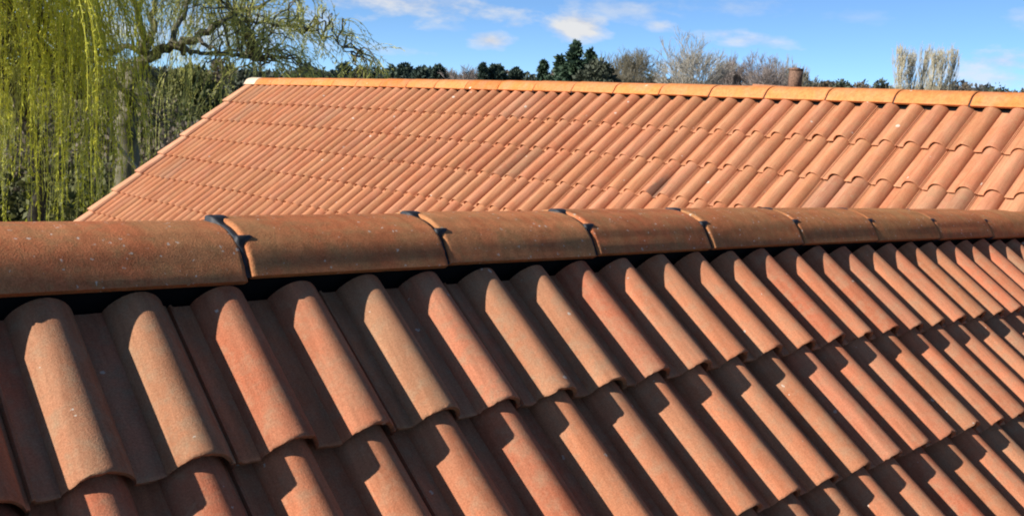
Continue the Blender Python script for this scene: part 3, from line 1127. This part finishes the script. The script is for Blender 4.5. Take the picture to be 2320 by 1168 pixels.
def conifer(label, px, top_py, dist, width, mat, seed, group, n=2600, name='conifer', trunkless=False, power=.85, leaf=.5):
    r = np.random.default_rng(seed)
    q = place(px, 300, dist); topz = place(px, top_py, dist)[2]; H = topz - GZ
    root = tag(link(name, None), label, 'tree', group)
    root.location = (q[0], q[1], GZ)
    lf, wd = MB(), MB()
    wd.tube([(0, 0, 0), (0, 0, H * .5), (0, 0, H * .95)], [.03 * H * .5, .012 * H, .02], 6)
    nw = 22
    for k in range(nw):
        z = H * (.12 + .86 * (k / (nw - 1)))
        rmax = width / 2 * (1 - (k / (nw - 1))) ** power + .06
        nb = max(4, int(9 * (1 - k / nw)) + 3)
        for b_ in range(nb):
            a_ = r.uniform(0, 2 * math.pi); rl = rmax * r.uniform(.65, 1.15)
            end = np.array([rl * math.cos(a_), rl * math.sin(a_), z - rl * .22 + r.normal(0, .1)])
            pth = bezier((0, 0, z), (end[0] * .5, end[1] * .5, z + .05), end, 5)
            wd.tube(pth, np.linspace(.03, .01, 5), 3)
            m_ = max(5, int(n / (nw * nb)))
            f = r.uniform(.15, 1, (m_, 1))
            pos = np.array([0, 0, z]) * (1 - f) + end * f + r.normal(0, .10 + .05 * rl, (m_, 3))
            dr = (end - np.array([0, 0, z])) / (rl + .01) * .6 + r.normal(0, .55, (m_, 3))
            s = leaf * r.uniform(.5, 1.2, m_)
            leaf_quads(lf, pos, dr, s, s * .5, r)
    link('trunk', wd.mesh('conifer_wood', True), M_BARK, root)
    link('crown', lf.mesh('conifer_needles'), mat, root)
    return root


def round_tree(label, px, top_py, dist, width, mat, seed, group, n=2600, name='pine_tree', leaf=.6, clumps=22):
    """domed crown of many leaf clumps, widest well below the top"""
    r = np.random.default_rng(seed)
    q = place(px, 300, dist); H = place(px, top_py, dist)[2] - GZ
    root = tag(link(name, None), label, 'tree', group)
    root.location = (q[0], q[1], GZ)
    lf, wd = MB(), MB()
    wd.tube([(0, 0, 0), (.1, 0, H * .45), (0, 0, H * .85)], [.02 * H, .014 * H, .05], 6)
    hc = min(H * .8, width * .9)
    for k in range(clumps):
        f = (k + .5) / clumps                       # 0 at the top
        z = H - hc * f
        rim = width / 2 * math.sqrt(max(0., 1 - (1 - min(1, f * 1.5)) ** 2))
        a_ = k * 2.4 + r.uniform(-.5, .5)
        rad_ = np.array([1, 1, .75]) * width * r.uniform(.13, .21)
        off = max(0., rim - rad_[0] * .7) * r.uniform(.55, 1.1)
        c = np.array([off * math.cos(a_), off * math.sin(a_), z - rad_[2] * r.uniform(.5, .9)])
        clump_leaves(lf, c, rad_, n // clumps, leaf, r, .6)
        if k % 2:
            wd.tube(bezier((0, 0, c[2] * .75), (c[0] * .5, c[1] * .5, c[2] * .85), c, 5), np.linspace(.06, .02, 5), 4)
    link('trunk', wd.mesh('round_wood', True), M_BARK, root)
    link('crown', lf.mesh('round_leaves'), mat, root)
    return root


PXM = lambda d, px: px * d / FPX          # photo pixels to metres at that distance
TG = 'trees beyond the far ridge'
for k, (px, ty, d, w, lb) in enumerate(WOODS):
    round_tree('dull olive tree in the woodland behind the willows, ' + lb, px, ty, d, PXM(d, w), (M_BUSH, M_BUSH_BR, M_FARWOOD)[k % 3], 600 + k, WG, 4200, 'woodland_tree', .5, 26)
# tall bare trees
bare_tree('tallest bare tree above the ridge, an open fan of grey twigs', 1563, 80, 130, PXM(130, 190), M_TWIG_PALE, M_BARK_GREY, 31, TG, 7, 27, .36, (2, 4), .024)
bare_tree('broad bare tree with dense brown twigs right of the dark conifer', 1398, 110, 140, PXM(140, 235), M_TWIG_OLIVE, M_BARK, 32, TG, 7, 33, .26, (3, 4), .024)
bare_tree('low bare tree left of the tallest bare tree', 1486, 144, 150, PXM(150, 110), M_TWIG_OLIVE, M_BARK, 33, TG, 7, 35, .26, (3, 4), .026)
bare_tree('pinkish brown bare tree left of the brick chimney', 1730, 124, 145, PXM(145, 175), M_TWIG, M_BARK, 34, TG, 7, 33, .26, (3, 4), .024)
bare_tree('thin brown bare tree right of the tallest bare tree', 1672, 136, 150, PXM(150, 130), M_TWIG, M_BARK, 35, TG, 7, 33, .26, (3, 4), .024)
bare_tree('pale greyish bare tree nearest the left of the distant chimney', 1768, 132, 165, PXM(165, 110), M_TWIG_PALE, M_BARK_GREY, 37, TG, 6, 33, .3, (3, 4), .030)
bare_tree('small dark bare tree just right of the brick chimney', 1822, 158, 160, PXM(160, 110), M_TWIG_OLIVE, M_BARK, 36, TG, 7, 33, .26, (3, 4), .03)
bare_tree('faint low bare tree between the far pines and small firs', 1042, 152, 200, PXM(200, 150), M_TWIG, M_BARK, 38, TG, 6, 35, .26, (3, 4), .04)
# conifers
conifer('dark conifer on the left flank of the largest conifer', 1258, 128, 124, PXM(124, 120), M_CONIFER, 47, TG, 5000, power=.7, leaf=.7)
round_tree('rounded olive tree in front of the broad bare tree, right of the largest conifer', 1345, 138, 116, PXM(116, 110), M_FARWOOD, 48, TG, 4200, 'round_tree', .5, 26)
conifer('largest dark green conifer above the ridge with a ragged outline', 1290, 101, 120, PXM(120, 165), M_CONIFER, 41, TG, 9000, power=.72, leaf=.75)
conifer('dark conifer shoulder overlapping the right of the largest conifer', 1325, 112, 126, PXM(126, 130), M_CONIFER, 42, TG, 6000, power=.7, leaf=.7)
conifer('small pointed dark fir standing alone left of the largest conifer', 1222, 138, 130, PXM(130, 110), M_CONIFER, 43, TG, 5000, leaf=.6)
conifer('small pointed fir in the distant gap', 1086, 145, 170, PXM(170, 95), M_PINE, 44, TG, 4500, leaf=.8)
round_tree('rounded dark pine touching the small pointed fir', 1114, 148, 172, PXM(172, 52), M_PINE, 45, TG, 2200)
round_tree('tiny rounded far pine at the right end of the far row', 1160, 156, 175, PXM(175, 34), M_PINE, 46, TG, 1600)
far = [(690, 150, 60, 'wide low far tree under the tip of the arching willow'), (745, 160, 50, 'low far tree at the foot of the willow arch'), (775, 146, 40, 'rounded far pine just right of the willow tip'),
       (812, 157, 46, 'low far tree second right of the willow tip'), (848, 156, 44, 'low far tree left of the far pine cluster'), (885, 150, 58, 'broad far pine on the left of the far pine cluster'),
       (912, 146, 44, 'tallest rounded pine of the far cluster'), (945, 154, 40, 'low middle pine right of the far cluster'), (962, 156, 44, 'dark low pine near the end of the far cluster'), (985, 150, 30, 'last dark pine at the right end of the far cluster')]
for k, (px, ty, w, lb) in enumerate(far):
    round_tree(lb, px, ty, 170 + (k * 37) % 50, PXM(190, w * 1.35), M_PINE if k not in (0, 1, 3) else M_FARWOOD, 300 + k, 'far tree line', 1500, leaf=.75)
low = [(620, 158, 50), (665, 162, 60), (720, 158, 46), (830, 163, 50), (868, 160, 40), (1005, 162, 50), (1062, 163, 50), (1140, 166, 40), (1190, 168, 40), (1345, 150, 60), (1460, 160, 60), (1530, 168, 60), (1620, 170, 60), (1690, 168, 70), (1200, 171, 60), (1255, 160, 60), (1020, 166, 70), (1130, 166, 60), (640, 160, 70), (1860, 184, 40), (1895, 182, 36), (1940, 187, 50), (1985, 183, 40), (2160, 187, 46), (2245, 195, 60), (2330, 198, 60), (2450, 196, 90), (2600, 190, 120), (580, 160, 80)]
for k, (px, ty, w) in enumerate(low):
    tag(round_tree('', px, ty, 230 + (k * 53) % 70, PXM(250, w * 1.7), (M_FARWOOD, M_BUSH_BR)[k % 2], 340 + k, 'distant hedgerow trees', 1000, name='hedgerow_tree', leaf=.9),
        ('low distant tree, its top a dark green smudge just over the far ridge', 'low distant tree, its top a brown smudge just over the far ridge')[k % 2])


def poplar(label, px, top_py, dist, width, seed, group):
    r = np.random.default_rng(seed)
    q = place(px, 300, dist); topz = place(px, top_py, dist)[2]; H = topz - GZ
    root = tag(link('poplar_tree', None), label, 'tree', group)
    root.location = (q[0], q[1], GZ)
    wd, tw = MB(), MB()
    wd.tube([(0, 0, 0), (.05, 0, H * .5), (0, 0, H)], [.14, .07, .015], 6)
    for k in range(125):
        z0 = H * r.uniform(.12, .93)
        a_ = r.uniform(0, 2 * math.pi)
        rl = width / 2 * r.uniform(.3, 1) * (1 - (z0 / H) ** 3 * .6)
        ln = min(H * r.uniform(.10, .24), (H - z0) * 1.02)
        end = np.array([rl * math.cos(a_), rl * math.sin(a_), z0 + ln])
        pth = bezier((0, 0, z0), (end[0] * .9, end[1] * .9, z0 + ln * .3), end, 6)
        tw.tube(pth, np.linspace(.030, .013, 6), 3)
        for s_ in range(5):
            st = pth[r.integers(1, 5)]
            e2 = st + np.array([r.normal(0, .16), r.normal(0, .16), r.uniform(.4, 1.3)])
            tw.tube([st, (st + e2) / 2 + r.normal(0, .03, 3), e2], [.020, .017, .012], 3)
    link('trunk', wd.mesh('poplar_wood', True), M_BARK_PALE, root)
    link('crown', tw.mesh('poplar_twigs'), M_POPLAR, root)
    return root


PG = 'pale poplars above the ridge'
for k, (px, ty, w, lb) in enumerate([(2026, 112, 26, 'leftmost and densest of the pale upright poplars'), (2048, 124, 18, 'slim poplar second from the left in the pale row'),
                                     (2074, 110, 22, 'poplar at the middle of the pale row with open twigs'), (2097, 122, 18, 'slim poplar right of the middle of the pale row'),
                                     (2118, 116, 20, 'poplar second from the right in the pale row'), (2138, 112, 16, 'rightmost of the pale upright poplars')]):
    poplar(lb, px, ty, 112 + 2 * (k % 3), PXM(112, w * 2.6), 500 + k, PG)
bush('bush', 'dark green bush at the foot of the pale poplars', 2142, 108, 3.6, 10.2, M_BUSH, 520, 'bushes beyond the ridge', n=16, leaves=3000, leaf=.35)

# a house beyond the bare trees: only its chimney rises over the ridge
q = place(1789, 300, 120)
ct = place(1789, 153, 120)[2]
root = tag(link('house', None), 'distant house hidden by the far ridge except its brown brick chimney among bare trees', 'house')
root.location = (q[0], q[1], GZ)
root.rotation_euler.z = -math.atan2(q[0] - CAM[0], q[1] - CAM[1]) + .25
w = PXM(120, 25) / 2
Hc = ct - GZ
zrg = place(1789, 196, 120)[2] - GZ
b = MB(); b.box((-4.5, -3, 0), (4.5, 3, zrg - 2.6)); link('wall', b.mesh('far_wall'), M_BRICK, root)
b = MB()
b.add([(-4.8, -3.4, zrg - 2.7), (4.8, -3.4, zrg - 2.7), (4.8, 0, zrg), (-4.8, 0, zrg), (-4.8, 3.4, zrg - 2.7), (4.8, 3.4, zrg - 2.7)], [(0, 1, 2, 3), (3, 2, 5, 4), (0, 4, 5, 1)], [(0, 3, 4), (1, 5, 2)])
link('roof', b.mesh('far_roof'), M_BACK, root)
ch = link('chimney', None, None, root)
b = MB(); b.box((-w, -w * .8, zrg - .6), (w, w * .8, Hc - .30)); link('stack', b.mesh('stack'), M_CHIMNEY, ch)
b = MB(); b.box((-w - .06, -w * .8 - .06, Hc - .298), (w + .06, w * .8 + .06, Hc - .10)); link('cornice', b.mesh('cornice'), M_CHIMNEY, ch)
b = MB(); b.box((-w * .55, -w * .45, Hc - .098), (w * .55, w * .45, Hc)); link('pot', b.mesh('pot'), M_CHIMNEY, ch)

# far-off wood along the horizon, one mass too distant to count
wb = MB()
r = np.random.default_rng(77)
for k in range(230):
    px = -420 + k * 14.5 + r.uniform(-6, 6)
    ty = 170 + (px - 616) * .0224 - 4 + r.normal(0, 2.2) - 4 * math.sin(px * .021)
    d = 330 + r.uniform(0, 60)
    p = place(px, ty, d)
    rad_ = np.array([1, 1, .8]) * r.uniform(2.6, 4.6)
    clump_leaves(wb, p - np.array([0, 0, rad_[2]]), rad_, 110, 1.5, r, .6)
    clump_leaves(wb, np.array([p[0], p[1], (p[2] + GZ) / 2 - 1]), np.array([3.5, 3.5, max(2.5, (p[2] - GZ) / 2)]), 90, 2.4, r, .5)
fw = link('far_wood', wb.mesh('far_wood'), leaf_material('far_wood_leaf', (.060, .060, .050), (.125, .115, .095), .08, .1))
tag(fw, 'continuous far-off wood low along the horizon behind both houses', kind='stuff')
